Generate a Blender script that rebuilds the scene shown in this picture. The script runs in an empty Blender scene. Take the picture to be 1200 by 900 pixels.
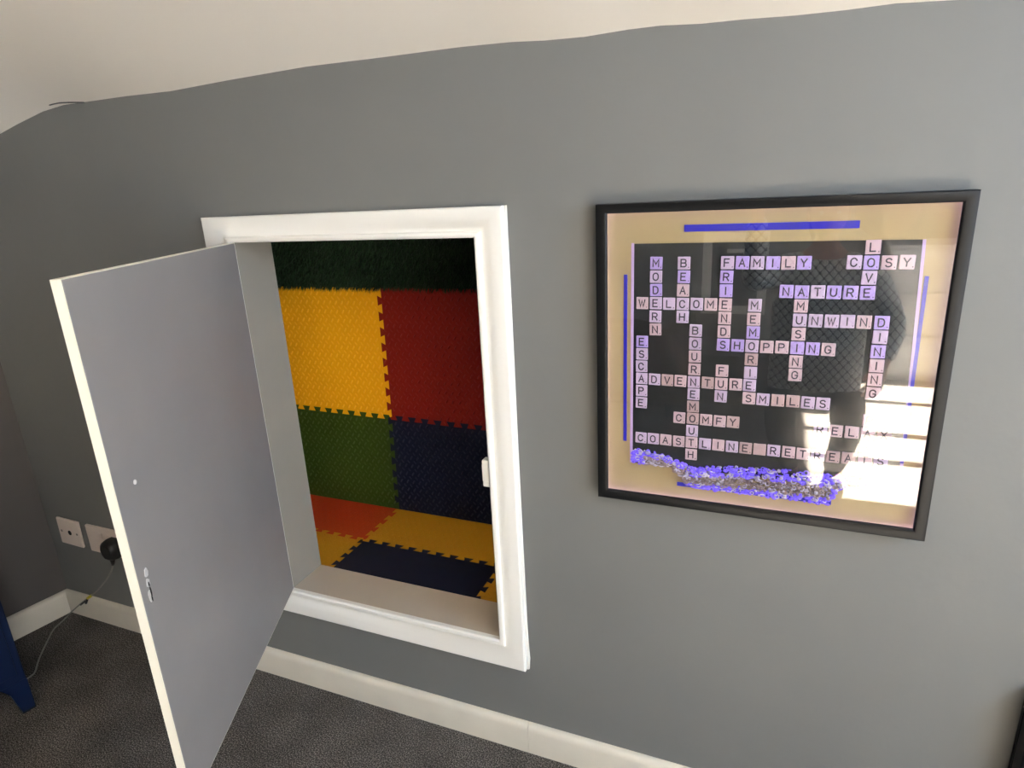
import bpy, bmesh, math, random
from mathutils import Vector, Matrix
random.seed(7)
S = bpy.context.scene
C = S.collection
PI = math.pi

# ------------------------------------------------------------------ camera
cd = bpy.data.cameras.new('camera')
cd.sensor_fit = 'HORIZONTAL'; cd.sensor_width = 36.0
cd.lens = 742.977 / 1200 * 36
cd.clip_start = 0.01
cam = bpy.data.objects.new('camera', cd); C.objects.link(cam)
cam.matrix_world = Matrix(((0.924141, -0.068319, 0.375894, 0.3027),
                           (0.378996, 0.288125, -0.879401, -1.1459),
                           (-0.048225, 0.955153, 0.29216, 1.33),
                           (0, 0, 0, 1)))
S.camera = cam
# ------------------------------------------------------------------ view, world, sun
S.view_settings.view_transform = 'Standard'; S.view_settings.look = 'None'
S.view_settings.exposure = 1.46; S.view_settings.gamma = 1.0
S.view_settings.use_curve_mapping = False
W = bpy.data.worlds.new('sky'); S.world = W; W.use_nodes = True
W.node_tree.nodes['Background'].inputs[0].default_value = (0.84, 0.90, 1.0, 1)
W.node_tree.nodes['Background'].inputs[1].default_value = 4.7
SUN_EL = math.radians(47)
sd = bpy.data.lights.new('sun', 'SUN'); sd.energy = 280; sd.angle = math.radians(0.5); sd.color = (1.0, 0.93, 0.80)
sun = bpy.data.objects.new('sun', sd); C.objects.link(sun)
sun.rotation_euler = Vector((-math.cos(SUN_EL), 0.0, -math.sin(SUN_EL))).to_track_quat('-Z', 'Y').to_euler()
# light added high on the right for the bluish wash on the wall
rd = bpy.data.lights.new('added_wash_light', 'AREA'); rd.shape = 'RECTANGLE'; rd.size = 0.6; rd.size_y = 0.7
rd.energy = 11; rd.color = (0.38, 0.64, 1.0)
rl = bpy.data.objects.new('added_wash_light', rd); C.objects.link(rl)
rl.location = (1.85, -0.75, 1.76)
rl.rotation_euler = (Vector((0.55, 0.0, 1.20)) - Vector(rl.location)).to_track_quat('-Z', 'Y').to_euler()

# ------------------------------------------------------------------ helpers
def lin(c):
    return tuple(((v/255)/12.92 if v/255 <= 0.04045 else ((v/255+0.055)/1.055)**2.4) for v in c) + (1,)

def mat(name, col, rough=0.6, spec=0.3, metal=0.0, emit=None, es=0.0, noise=None, bump=None):
    """col: linear rgb. noise=(scale, amount) mottles the colour; bump=(scale, strength, distance)"""
    m = bpy.data.materials.new(name); m.use_nodes = True
    nt = m.node_tree; b = nt.nodes['Principled BSDF']
    col = tuple(col[:3]) + (1,)
    b.inputs['Base Color'].default_value = col
    b.inputs['Roughness'].default_value = rough
    b.inputs['Specular IOR Level'].default_value = spec
    b.inputs['Metallic'].default_value = metal
    if emit:
        b.inputs['Emission Color'].default_value = tuple(emit[:3]) + (1,)
        b.inputs['Emission Strength'].default_value = es
    if noise or bump:
        tc = nt.nodes.new('ShaderNodeTexCoord')
    if noise:
        n = nt.nodes.new('ShaderNodeTexNoise'); n.inputs['Scale'].default_value = noise[0]; n.inputs['Detail'].default_value = 4
        nt.links.new(tc.outputs['Object'], n.inputs['Vector'])
        r = nt.nodes.new('ShaderNodeMapRange')
        r.inputs['From Min'].default_value = 0.3; r.inputs['From Max'].default_value = 0.7
        r.inputs['To Min'].default_value = 1 - noise[1]; r.inputs['To Max'].default_value = 1 + noise[1]
        nt.links.new(n.outputs['Fac'], r.inputs['Value'])
        mx = nt.nodes.new('ShaderNodeVectorMath'); mx.operation = 'SCALE'
        mx.inputs[0].default_value = col[:3]
        nt.links.new(r.outputs['Result'], mx.inputs['Scale'])
        nt.links.new(mx.outputs['Vector'], b.inputs['Base Color'])
    if bump:
        n2 = nt.nodes.new('ShaderNodeTexNoise'); n2.inputs['Scale'].default_value = bump[0]; n2.inputs['Detail'].default_value = 3
        nt.links.new(tc.outputs['Object'], n2.inputs['Vector'])
        bp = nt.nodes.new('ShaderNodeBump'); bp.inputs['Strength'].default_value = bump[1]; bp.inputs['Distance'].default_value = bump[2]
        nt.links.new(n2.outputs['Fac'], bp.inputs['Height'])
        nt.links.new(bp.outputs['Normal'], b.inputs['Normal'])
    return m

def glass_mat(name, tint=(1, 1, 1), f0=0.04):
    """thin pane: Schlick mix of clear transmission and mirror reflection"""
    m = bpy.data.materials.new(name); m.use_nodes = True
    nt = m.node_tree; nt.nodes.clear()
    out = nt.nodes.new('ShaderNodeOutputMaterial'); mix = nt.nodes.new('ShaderNodeMixShader')
    tr = nt.nodes.new('ShaderNodeBsdfTransparent'); tr.inputs[0].default_value = tuple(tint) + (1,)
    gl = nt.nodes.new('ShaderNodeBsdfGlossy'); gl.inputs['Roughness'].default_value = 0.0
    lw = nt.nodes.new('ShaderNodeLayerWeight'); lw.inputs['Blend'].default_value = 0.5
    p = nt.nodes.new('ShaderNodeMath'); p.operation = 'POWER'; p.inputs[1].default_value = 5
    ma = nt.nodes.new('ShaderNodeMath'); ma.operation = 'MULTIPLY_ADD'; ma.inputs[1].default_value = 1 - f0; ma.inputs[2].default_value = f0
    nt.links.new(lw.outputs['Facing'], p.inputs[0]); nt.links.new(p.outputs[0], ma.inputs[0])
    nt.links.new(ma.outputs[0], mix.inputs[0]); nt.links.new(tr.outputs[0], mix.inputs[1]); nt.links.new(gl.outputs[0], mix.inputs[2])
    nt.links.new(mix.outputs[0], out.inputs[0])
    return m

def link(name, me, parent=None):
    o = bpy.data.objects.new(name, me); C.objects.link(o)
    if parent is not None: o.parent = parent
    return o

def build(name, bm, mats, parent=None, bevel=0.0, seg=2, smooth=None, recalc=True):
    if recalc: bmesh.ops.recalc_face_normals(bm, faces=bm.faces)
    me = bpy.data.meshes.new(name); bm.to_mesh(me); bm.free()
    for m in (mats if isinstance(mats, (list, tuple)) else [mats]): me.materials.append(m)
    o = link(name, me, parent)
    if smooth is not None:
        for p in me.polygons: p.use_smooth = True
        if smooth > 0 and hasattr(me, 'set_sharp_from_angle'): me.set_sharp_from_angle(angle=math.radians(smooth))
    if bevel > 0:
        md = o.modifiers.new('bevel', 'BEVEL'); md.width = bevel; md.segments = seg; md.limit_method = 'ANGLE'; md.angle_limit = math.radians(40)
    return o

def box(bm, x0, x1, y0, y1, z0, z1, mi=0, M=None):
    P = [(x0,y0,z0),(x1,y0,z0),(x1,y1,z0),(x0,y1,z0),(x0,y0,z1),(x1,y0,z1),(x1,y1,z1),(x0,y1,z1)]
    v = [bm.verts.new(M @ Vector(p) if M else p) for p in P]
    for f in ((0,3,2,1),(4,5,6,7),(0,1,5,4),(1,2,6,5),(2,3,7,6),(3,0,4,7)):
        bm.faces.new([v[i] for i in f]).material_index = mi
    return v

def boxbm(*a, **k):
    bm = bmesh.new(); box(bm, *a, **k); return bm

def prism(bm, pts, d, mi=0):
    """pts: 3D loop; extruded by vector d"""
    a = [bm.verts.new(p) for p in pts]; b = [bm.verts.new(Vector(p) + Vector(d)) for p in pts]
    n = len(pts)
    bm.faces.new(a).material_index = mi; bm.faces.new(b[::-1]).material_index = mi
    for i in range(n):
        bm.faces.new((a[i], b[i], b[(i+1) % n], a[(i+1) % n])).material_index = mi
    return a, b

def tube(bm, pts, r, n=8, mi=0, cap=True):
    pts = [Vector(p) for p in pts]; rings = []
    rr = r if isinstance(r, (list, tuple)) else [r]*len(pts)
    up = Vector((0.13, 0.21, 0.97)).normalized()
    for i, p in enumerate(pts):
        t = (pts[min(i+1, len(pts)-1)] - pts[max(i-1, 0)]).normalized()
        a = t.cross(up)
        if a.length < 1e-4: a = t.cross(Vector((1, 0, 0)))
        a.normalize(); b = t.cross(a).normalized()
        rings.append([bm.verts.new(p + (a*math.cos(2*PI*k/n) + b*math.sin(2*PI*k/n))*rr[i]) for k in range(n)])
    for i in range(len(rings)-1):
        for k in range(n):
            f = bm.faces.new((rings[i][k], rings[i][(k+1) % n], rings[i+1][(k+1) % n], rings[i+1][k])); f.material_index = mi; f.smooth = True
    if cap:
        bm.faces.new(rings[0][::-1]).material_index = mi; bm.faces.new(rings[-1]).material_index = mi

def spline(pts, n=8):
    pts = [Vector(p) for p in pts]; out = []
    for i in range(len(pts)-1):
        p0 = pts[max(i-1, 0)]; p1 = pts[i]; p2 = pts[i+1]; p3 = pts[min(i+2, len(pts)-1)]
        for k in range(n):
            t = k/n
            out.append(0.5*((2*p1) + (p2-p0)*t + (2*p0-5*p1+4*p2-p3)*t*t + (3*p1-p0-3*p2+p3)*t**3))
    out.append(pts[-1]); return out

def disc(bm, c, r, axis, h, n=20, mi=0):
    q = Vector(axis).to_track_quat('Z', 'Y').to_matrix()
    pts = [Vector(c) + q @ Vector((r*math.cos(2*PI*k/n), r*math.sin(2*PI*k/n), 0)) for k in range(n)]
    prism(bm, pts, Vector(axis).normalized()*h, mi)

def sweep_rect(bm, inner, outer, prof, y=0.0, mi=0):
    """mitred moulding round a rectangle on a wall; prof: (u 0..1 from inner to outer, thickness)"""
    ix0, ix1, iz0, iz1 = inner; ox0, ox1, oz0, oz1 = outer
    I = [(ix0, iz0), (ix1, iz0), (ix1, iz1), (ix0, iz1)]; O = [(ox0, oz0), (ox1, oz0), (ox1, oz1), (ox0, oz1)]
    rows = []
    for c in range(4):
        rows.append([bm.verts.new((I[c][0] + (O[c][0]-I[c][0])*u, y - t, I[c][1] + (O[c][1]-I[c][1])*u)) for u, t in prof])
    n = len(prof)
    for c in range(4):
        d = (c+1) % 4
        for k in range(n):
            bm.faces.new((rows[c][k], rows[c][(k+1) % n], rows[d][(k+1) % n], rows[d][k])).material_index = mi

def empty(name, loc, label, cat, group=None, rz=0):
    o = bpy.data.objects.new(name, None); C.objects.link(o); o.empty_display_size = 0.05
    o.location = loc; o.rotation_euler = (0, 0, rz)
    return tag(o, label, cat, group)

def tag(o, label, cat, group=None, kind=None):
    o['label'] = label; o['category'] = cat
    if group: o['group'] = group
    if kind: o['kind'] = kind
    return o

def struct(o, label=None):
    o['kind'] = 'structure'
    if label: o['label'] = label
    return o

def shift(bm, loc):
    bmesh.ops.translate(bm, verts=bm.verts, vec=-Vector(loc)); return bm

# ------------------------------------------------------------------ materials
M_wall = mat('grey_wall_paint', (0.178, 0.180, 0.172), 0.55, 0.25, noise=(3.0, 0.03), bump=(60, 0.12, 0.004))
M_ceil = mat('cream_ceiling_paint', (0.88, 0.83, 0.75), 0.8, 0.1, bump=(40, 0.1, 0.004))
M_white = mat('white_gloss_paint', (0.87, 0.85, 0.79), 0.35, 0.4, bump=(30, 0.05, 0.003))
M_skirt = mat('cream_skirting_paint', (0.70, 0.65, 0.55), 0.4, 0.35, noise=(9, 0.05), bump=(30, 0.08, 0.003))
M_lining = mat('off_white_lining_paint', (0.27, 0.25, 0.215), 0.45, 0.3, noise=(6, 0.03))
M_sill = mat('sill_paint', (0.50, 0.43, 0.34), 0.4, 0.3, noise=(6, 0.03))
M_door = mat('grey_door_paint', (0.275, 0.258, 0.250), 0.42, 0.35, noise=(5, 0.04), bump=(14, 0.10, 0.004))
M_chip = mat('bare_primer', (0.62, 0.60, 0.58), 0.6)
M_dark = mat('dark_void', (0.012, 0.012, 0.012), 0.8, 0.1)

def carpet_mat():
    m = mat('grey_flecked_carpet', (0.1, 0.1, 0.1), 0.95, 0.05)
    nt = m.node_tree; b = nt.nodes['Principled BSDF']
    tc = nt.nodes.new('ShaderNodeTexCoord')
    a = nt.nodes.new('ShaderNodeTexNoise'); a.inputs['Scale'].default_value = 330; a.inputs['Detail'].default_value = 3; a.inputs['Roughness'].default_value = 0.7
    c = nt.nodes.new('ShaderNodeTexNoise'); c.inputs['Scale'].default_value = 7; c.inputs['Detail'].default_value = 4
    for n in (a, c): nt.links.new(tc.outputs['Object'], n.inputs['Vector'])
    r = nt.nodes.new('ShaderNodeValToRGB')
    e = r.color_ramp.elements
    e[0].position = 0.36; e[0].color = (0.018, 0.0165, 0.015, 1); e[1].position = 0.62; e[1].color = (0.30, 0.275, 0.25, 1)
    k = e.new(0.50); k.color = (0.066, 0.060, 0.055, 1)
    nt.links.new(a.outputs['Fac'], r.inputs['Fac'])
    mr = nt.nodes.new('ShaderNodeMapRange'); mr.inputs['From Min'].default_value = 0.3; mr.inputs['From Max'].default_value = 0.7
    mr.inputs['To Min'].default_value = 0.75; mr.inputs['To Max'].default_value = 1.25
    nt.links.new(c.outputs['Fac'], mr.inputs['Value'])
    vm = nt.nodes.new('ShaderNodeVectorMath'); vm.operation = 'SCALE'
    nt.links.new(r.outputs['Color'], vm.inputs[0]); nt.links.new(mr.outputs['Result'], vm.inputs['Scale'])
    nt.links.new(vm.outputs['Vector'], b.inputs['Base Color'])
    bp = nt.nodes.new('ShaderNodeBump'); bp.inputs['Strength'].default_value = 0.25; bp.inputs['Distance'].default_value = 0.002
    nt.links.new(a.outputs['Fac'], bp.inputs['Height']); nt.links.new(bp.outputs['Normal'], b.inputs['Normal'])
    return m
M_carpet = carpet_mat()

# ------------------------------------------------------------------ room shell
CEIL = [(-2.60, 1.30), (-1.95, 1.452), (-1.80, 1.492), (-1.70, 1.516), (-1.614, 1.536), (-1.536, 1.553), (-1.425, 1.574), (-1.341, 1.582), (-1.263, 1.5815), (-1.12, 1.581), (-0.98, 1.578),
        (-0.80, 1.583), (-0.598, 1.5865), (-0.42, 1.583), (-0.254, 1.581), (-0.154, 1.577), (-0.095, 1.572), (-0.023, 1.569), (0.05, 1.5705), (0.103, 1.5695),
        (0.165, 1.564), (0.226, 1.562), (0.30, 1.5575), (0.366, 1.5555), (0.43, 1.5553), (0.502, 1.5495), (0.579, 1.547), (0.8, 1.545), (2.4, 1.54)]
HX0, HX1, HZ0, HZ1 = -0.944, -0.183, 0.2435, 1.3033      # outer casing
OX0, OX1, OZ0, OZ1 = -0.870, -0.2475, 0.3141, 1.2452     # opening
RX = 2.30                                                # right wall
FY = -4.0                                                # wall behind the camera
LT = 0.018                                              # lining board thickness
LW = lambda y: -1.905 + 0.187*y                          # left wall line

def zc(x):
    for (a, za), (b, zb) in zip(CEIL, CEIL[1:]):
        if a <= x <= b: return za + (zb-za)*(x-a)/(b-a)
    return CEIL[-1][1]

bm = bmesh.new()
xs = sorted({x for x, z in CEIL if -2.6 < x < 2.35} | {-2.0, OX0-LT, OX1+LT, 2.35})
cols = [x for x in xs if x >= -2.0]
vc = {}
def gv(x, z):
    k = (round(x, 5), round(z, 5))
    if k not in vc: vc[k] = bm.verts.new((x, 0, z))
    return vc[k]
for a, b in zip(cols, cols[1:]):
    ta, tb = zc(a) + 0.0, zc(b) + 0.0
    zz = [-0.02, OZ0-LT, OZ1+LT]
    for i in range(3):
        if i == 1 and a >= OX0-LT-1e-6 and b <= OX1+LT+1e-6: continue
        lo = (zz[i], zz[i]); hi = (zz[i+1], zz[i+1]) if i < 2 else (ta, tb)
        bm.faces.new((gv(a, lo[0]), gv(b, lo[1]), gv(b, hi[1]), gv(a, hi[0])))
ex = bmesh.ops.extrude_face_region(bm, geom=bm.faces[:])
bmesh.ops.translate(bm, verts=[v for v in ex['geom'] if isinstance(v, bmesh.types.BMVert)], vec=(0, 0.09, 0))
struct(build('wall_back', bm, M_wall))

# sloping ceiling that starts on the wavy paint line and rises into the room
bm = bmesh.new(); rows = []
prof = [(0.10, -0.045), (0.0, 0.0), (-0.25, 0.125), (-0.7, 0.35), (-1.2, 0.60), (-1.6, 0.80), (-2.2, 0.86), (-4.15, 0.86)]
cx = [x for x, z in CEIL]; cx[0] = -3.2
for y, dz in prof:
    w = max(0.0, 1 + min(y, 0)/1.2)
    rows.append([bm.verts.new((x, y, (zc(max(x, -2.6))*w + 1.56*(1-w)) + dz)) for x in cx])
for r0, r1 in zip(rows, rows[1:]):
    for k in range(len(cx)-1): bm.faces.new((r0[k], r0[k+1], r1[k+1], r1[k]))
ex = bmesh.ops.extrude_face_region(bm, geom=bm.faces[:])
bmesh.ops.translate(bm, verts=[v for v in ex['geom'] if isinstance(v, bmesh.types.BMVert)], vec=(0, 0, 0.12))
struct(build('ceiling', bm, M_ceil, smooth=50))

bm = bmesh.new()
prism(bm, [(-3.2, 0.0, -0.06), (2.4, 0.0, -0.06), (2.4, -4.1, -0.06), (-3.2, -4.1, -0.06)], (0, 0, 0.06))
struct(build('floor', bm, M_carpet))
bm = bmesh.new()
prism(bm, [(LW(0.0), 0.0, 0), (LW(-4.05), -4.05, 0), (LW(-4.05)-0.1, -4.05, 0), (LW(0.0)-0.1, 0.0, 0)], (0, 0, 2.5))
struct(build('wall_left', bm, mat('shade_darkened_wall_paint', (0.120, 0.108, 0.100), 0.6, 0.2, noise=(3.0, 0.03), bump=(60, 0.12, 0.004))))  # left wall paint darkened, putting the corner's shade into its colour
bm = boxbm(-3.2, 2.4, FY-0.1, FY, 0, 2.6)
struct(build('wall_front', bm, M_wall))
# right wall round the tall window
WY0, WY1, WZ0, WZ1 = -3.45, -1.69, 0.22, 2.02
bm = bmesh.new()
box(bm, RX, RX+0.06, -4.05, WY0, 0, 2.6); box(bm, RX, RX+0.06, WY1, 0.05, 0, 2.6)
box(bm, RX, RX+0.06, WY0, WY1, 0, WZ0); box(bm, RX, RX+0.06, WY0, WY1, WZ1, 2.6)
struct(build('wall_right', bm, M_wall))
win = struct(bpy.data.objects.new('window_1', None)); C.objects.link(win)
bm = bmesh.new()
for yb in (-3.08, -2.52, -2.14): box(bm, RX+0.005, RX+0.045, yb-0.032, yb+0.032, WZ0, WZ1)
box(bm, RX+0.005, RX+0.045, WY0, WY1, WZ0, WZ0+0.04); box(bm, RX+0.005, RX+0.045, WY0, WY1, WZ1-0.04, WZ1)
build('window_and_light_frame', bm, M_white, win)
build('window_pane', boxbm(RX+0.022, RX+0.026, WY0, WY1, WZ0, WZ1), glass_mat('window_glass'), win)

w2 = struct(bpy.data.objects.new('added_light_surround', None)); C.objects.link(w2)  # made-up frame round the added light, no known window here
w2.matrix_world = rl.matrix_world if False else Matrix.Translation(rl.location) @ rl.rotation_euler.to_matrix().to_4x4()
bm = bmesh.new()
for a in (-1, 1):
    box(bm, a*0.33-0.03, a*0.33+0.03, -0.41, 0.41, -0.02, 0.05); box(bm, -0.36, 0.36, a*0.38-0.03, a*0.38+0.03, -0.02, 0.05)
build('window_and_light_frame', bm, M_white, w2)

# skirting boards: profile (height, out)
SK = [(0, 0), (0, 0.015), (0.066, 0.015), (0.074, 0.0135), (0.080, 0.010), (0.0828, 0.005), (0.0828, 0)]
bm = bmesh.new()
def skirt(bm, A, B, nrm, mA=0.0, mB=0.0):
    A = Vector(A); B = Vector(B); n = Vector(nrm).normalized(); d = (B-A).normalized(); ra = []; rb = []
    for h, o in SK:
        ra.append(bm.verts.new(A + n*o + d*(mA*o) + Vector((0, 0, h)))); rb.append(bm.verts.new(B + n*o - d*(mB*o) + Vector((0, 0, h))))
    k = len(SK)
    for i in range(k): bm.faces.new((ra[i], ra[(i+1) % k], rb[(i+1) % k], rb[i]))
    bm.faces.new(ra); bm.faces.new(rb[::-1])
skirt(bm, (LW(0), 0, 0), (-0.1862, 0, 0), (0, -1, 0), mA=0.85)
skirt(bm, (-0.1852, 0, 0), (RX, 0, 0), (0, -1, 0))
struct(build('baseboard_back', bm, M_skirt, smooth=35))
bm = bmesh.new()
ldir = Vector((-0.187, -1, 0)).normalized(); ln = Vector((1, -0.187, 0)).normalized()
skirt(bm, (LW(0), 0, 0), (LW(-3.9), -3.9, 0), ln, mA=0.85)
struct(build('baseboard_left', bm, M_skirt, smooth=35))

# thin lifted paint line where ceiling meets wall
bm = bmesh.new()
tube(bm, spline([(-1.378, -0.012, 1.5835), (-1.345, -0.010, 1.5856), (-1.30, -0.006, 1.5832), (-1.262, -0.003, 1.580)], 5), [0.0008]+[0.0016]*14+[0.0010], 6)
struct(build('trim_3', bm, mat('grey_paint_sliver', (0.10, 0.10, 0.10), 0.7)), 'dark sliver of loose paint where ceiling meets wall')

# ------------------------------------------------------------------ hatch: casing, lining, eaves space
CPROF = [(0, 0.0), (0, 0.011), (0.05, 0.0145), (0.14, 0.0150), (0.19, 0.0135), (0.22, 0.0085), (0.30, 0.0080), (0.38, 0.0098), (0.50, 0.0135), (0.62, 0.0160), (0.90, 0.0180), (0.96, 0.0175), (1.0, 0.0150), (1.0, 0.0)]
bm = bmesh.new(); sweep_rect(bm, (OX0, OX1, OZ0, OZ1), (HX0, HX1, HZ0, HZ1), CPROF)
struct(build('trim_1', bm, M_white, smooth=30), 'white moulded casing round the open hatch')
# paint and caulk bead on the casing's right and top edge
bm = bmesh.new()
tube(bm, [(HX1+0.0015, -0.002, z) for z in (HZ0+0.0, HZ0+0.03, HZ0+0.06, HZ0+0.12, 0.5, 0.8, 1.1, HZ1)], [0.004, 0.0065, 0.005, 0.0035, 0.003, 0.0025, 0.003, 0.003], 8)
struct(build('trim_4', bm, M_white))
JD = 0.1168
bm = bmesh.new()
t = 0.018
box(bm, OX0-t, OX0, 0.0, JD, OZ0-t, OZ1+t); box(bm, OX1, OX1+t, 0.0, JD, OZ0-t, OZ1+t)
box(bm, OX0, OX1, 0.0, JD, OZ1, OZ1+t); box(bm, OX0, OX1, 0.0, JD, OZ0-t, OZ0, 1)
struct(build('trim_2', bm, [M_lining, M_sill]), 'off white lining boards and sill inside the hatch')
ZF = 0.305; YB = 0.494
bm = bmesh.new()
box(bm, -2.0, 0.7, 0.09, 0.60, ZF-0.06, ZF-0.012)
struct(build('floor_eaves', bm, mat('chipboard', (0.30, 0.22, 0.13), 0.8)))
M_eave = mat('eaves_board', (0.22, 0.19, 0.15), 0.85)
bm = bmesh.new()
box(bm, -2.0, 0.7, YB+0.013, YB+0.06, ZF-0.03, 1.8); box(bm, -2.02, -2.0, 0.09, 0.55, ZF-0.06, 1.8); box(bm, 0.7, 0.72, 0.09, 0.55, ZF-0.06, 1.8)
struct(build('wall_eaves', bm, M_eave))
bm = boxbm(-2.0, 0.7, 0.09, 0.55, 1.70, 1.74); struct(build('ceiling_eaves', bm, M_eave))

# small white magnetic catch on the right jamb
cat_ = empty('door_catch', (OX1, 0.006, 0.739), 'small white cabinet catch on the right jamb of the hatch', 'catch')
bm = bmesh.new(); box(bm, -0.0200, 0.0, -0.010, 0.012, -0.032, 0.032)
build('catch_body', bm, M_white, cat_, bevel=0.003)
bm = bmesh.new(); box(bm, -0.0215, -0.0195, -0.007, 0.007, -0.020, 0.020)
build('catch_plate', bm, mat('catch_plastic', (0.72, 0.70, 0.66), 0.3), cat_, bevel=0.001)

# ------------------------------------------------------------------ hatch door
ANG = 1.1292; DW = 0.6425
door = empty('door_1', (OX0+0.001, -0.001, 0), 'open grey hatch door with pale edges hinged on the left of the hatch', 'door', rz=-ANG)
door['kind'] = 'structure'
DZ0, DZ1 = OZ0-0.001, OZ1-0.001; DT = 0.0145
bm = boxbm(0.001, DW-0.0015, -DT, 0.0, DZ0+0.0012, DZ1-0.0012)
build('door_panel', bm, M_door, door, bevel=0.0012)
bm = bmesh.new()
box(bm, DW-0.0015, DW, -DT-0.0003, -0.0006, DZ0, DZ1); box(bm, 0.001, DW, -DT-0.0003, -0.0006, DZ1-0.0012, DZ1); box(bm, 0.001, DW, -DT-0.0003, -0.0006, DZ0, DZ0+0.0012)
o = build('door_edging', bm, mat('cream_edge_paint', (0.80, 0.76, 0.64), 0.4, 0.35), door); o['label'] = 'cream painted door edge'
bm = bmesh.new(); bmesh.ops.create_uvsphere(bm, u_segments=12, v_segments=8, radius=0.0042, matrix=Matrix.Translation((0.5890, 0.0005, 0.9167)) @ Matrix.Diagonal((1, 0.45, 1, 1)))
o = build('filled_screw_hole', bm, M_chip, door, smooth=0); o['label'] = 'white filled dot'
bm = bmesh.new()
for (a, z, ra, rz_) in ((0.6171, 0.770, 0.0052, 0.0085), (0.6191, 0.752, 0.0048, 0.0075), (0.6211, 0.729, 0.0050, 0.0110)):
    n = 14; rnd = [1+random.uniform(-.18, .18) for _ in range(n)]
    prism(bm, [(a + ra*rnd[k]*math.cos(2*PI*k/n), -0.0002, z + rz_*rnd[k]*math.sin(2*PI*k/n)) for k in range(n)], (0, 0.0012, 0))
o = build('paint_chip', bm, M_chip, door); o['label'] = 'chipped pale paint where a latch was'
bm = bmesh.new()
for (a, z, ra, rz_) in ((0.6186, 0.7495, 0.0016, 0.0045), (0.6181, 0.735, 0.0018, 0.0095), (0.6191, 0.7235, 0.0016, 0.006)):
    n = 10
    prism(bm, [(a + ra*math.cos(2*PI*k/n), 0.0008, z + rz_*math.sin(2*PI*k/n)) for k in range(n)], (0, 0.0007, 0))
o = build('latch_hole', bm, M_dark, door); o['label'] = 'dark torn gaps in the chipped paint'

# ------------------------------------------------------------------ puzzle mats
def fixteeth(A, B, pitch=0.0475, h=0.0075):
    A = Vector(A); B = Vector(B); L = (B-A).length; d = (B-A)/L; nrm = Vector((-d.y, d.x))
    n = max(2, round(L/pitch)); p = L/n; fl = 0.07*p; out = [A]
    for k in range(n):
        s = k*p
        a0 = s + 0.06*p if k == 0 else s - fl
        a3 = s + 0.94*p if k == n-1 else s + p + fl
        for q, o in ((a0, -h), (s+0.5*p+fl, -h), (s+0.5*p-fl, h), (a3, h)): out.append(A + d*q + nrm*o)
    out.append(B); return out

def mat_mesh(loop, to3, nrm, th, ridge_rect, ridges, inside):
    """loop: 2D outline; to3: 2D -> 3D on the face; nrm: face normal; ridges: raised bars of the tread pattern"""
    bm = bmesh.new()
    prism(bm, [to3(p) for p in loop], -Vector(nrm)*th)
    if ridges:
        x0, x1, y0, y1 = ridge_rect; N = Vector(nrm)
        py = 0.0146; px = 0.0232; j = 0; y = y0 + py*0.6
        while y < y1 - py*0.3:
            x = x0 + px*(0.4 if j % 2 else 0.9)
            while x < x1 - px*0.25:
                a = math.radians(58 if j % 2 else -52)
                ca, sa = math.cos(a), math.sin(a); l, w, h = (0.0088, 0.0030, 0.0034) if j % 2 else (0.0072, 0.0026, 0.0020)
                if nrm[2] > 0.5: h *= 0.3; w *= 0.8
                P = [(-l, 0), (-l*0.5, -w), (l*0.5, -w), (l, 0), (l*0.5, w), (-l*0.5, w)]
                if inside(x, y):
                    base = [bm.verts.new(to3((x+u*ca-v*sa, y+u*sa+v*ca))) for u, v in P]
                    T = [bm.verts.new(Vector(to3((x+u*ca, y+u*sa))) + N*h) for u in (-l*0.5, l*0.5)]
                    for f in ((base[0], base[1], T[0]), (base[1], base[2], T[1], T[0]), (base[2], base[3], T[1]), (base[3], base[4], T[1]), (base[4], base[5], T[0], T[1]), (base[5], base[0], T[0])):
                        bm.faces.new(f)
                x += px
            y += py; j += 1
    return bm

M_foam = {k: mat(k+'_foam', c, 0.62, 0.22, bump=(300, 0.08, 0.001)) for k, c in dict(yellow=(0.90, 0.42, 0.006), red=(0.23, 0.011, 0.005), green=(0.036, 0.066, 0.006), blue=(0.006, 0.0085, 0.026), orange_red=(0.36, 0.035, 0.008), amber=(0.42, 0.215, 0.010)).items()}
GR = 'interlocking foam play mats lining the hatch'
wallp = lambda p: (p[0], YB, p[1])
floorp = lambda p: (p[0], p[1], ZF)
T_, Mi, Bo = (-0.827, 1.085), (-0.8375, 0.640), (-0.848, ZF)
vtop = fixteeth(Mi, T_); vbot = fixteeth(Bo, Mi)           # upward
L0, R0 = -1.305, -0.365
hl = fixteeth((L0, 0.645), Mi); hr = fixteeth(Mi, (R0, 0.6345))    # left to right
def put(name, loop, to3, nrm, key, rect, ridges, label, th=0.012):
    def inside(x, y):
        c = False; n = len(loop)
        for i in range(n):
            a, b = loop[i], loop[(i+1) % n]
            if (a[1] > y) != (b[1] > y) and x < (b[0]-a[0])*(y-a[1])/(b[1]-a[1]) + a[0]: c = not c
        return c
    chk = lambda x, y: all(inside(x+dx, y+dy) for dx, dy in ((-.008, 0), (.008, 0), (0, .008), (0, -.008)))
    bm = mat_mesh(loop, to3, nrm, th, rect, ridges, chk)
    c = Vector(to3((sum(p[0] for p in loop)/len(loop), min(p[1] for p in loop))))
    shift(bm, c)
    o = build(name, bm, M_foam[key]); o.location = c
    return tag(o, label, 'foam mat', GR)
NW = (0, -1, 0); NF = (0, 0, 1)
put('foam_mat', hl + vtop[1:] + [(L0, 1.085)], wallp, NW, 'yellow', (L0, -0.82, 0.64, 1.09), True, 'bright yellow foam mat upright at the upper left inside the hatch')
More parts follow.
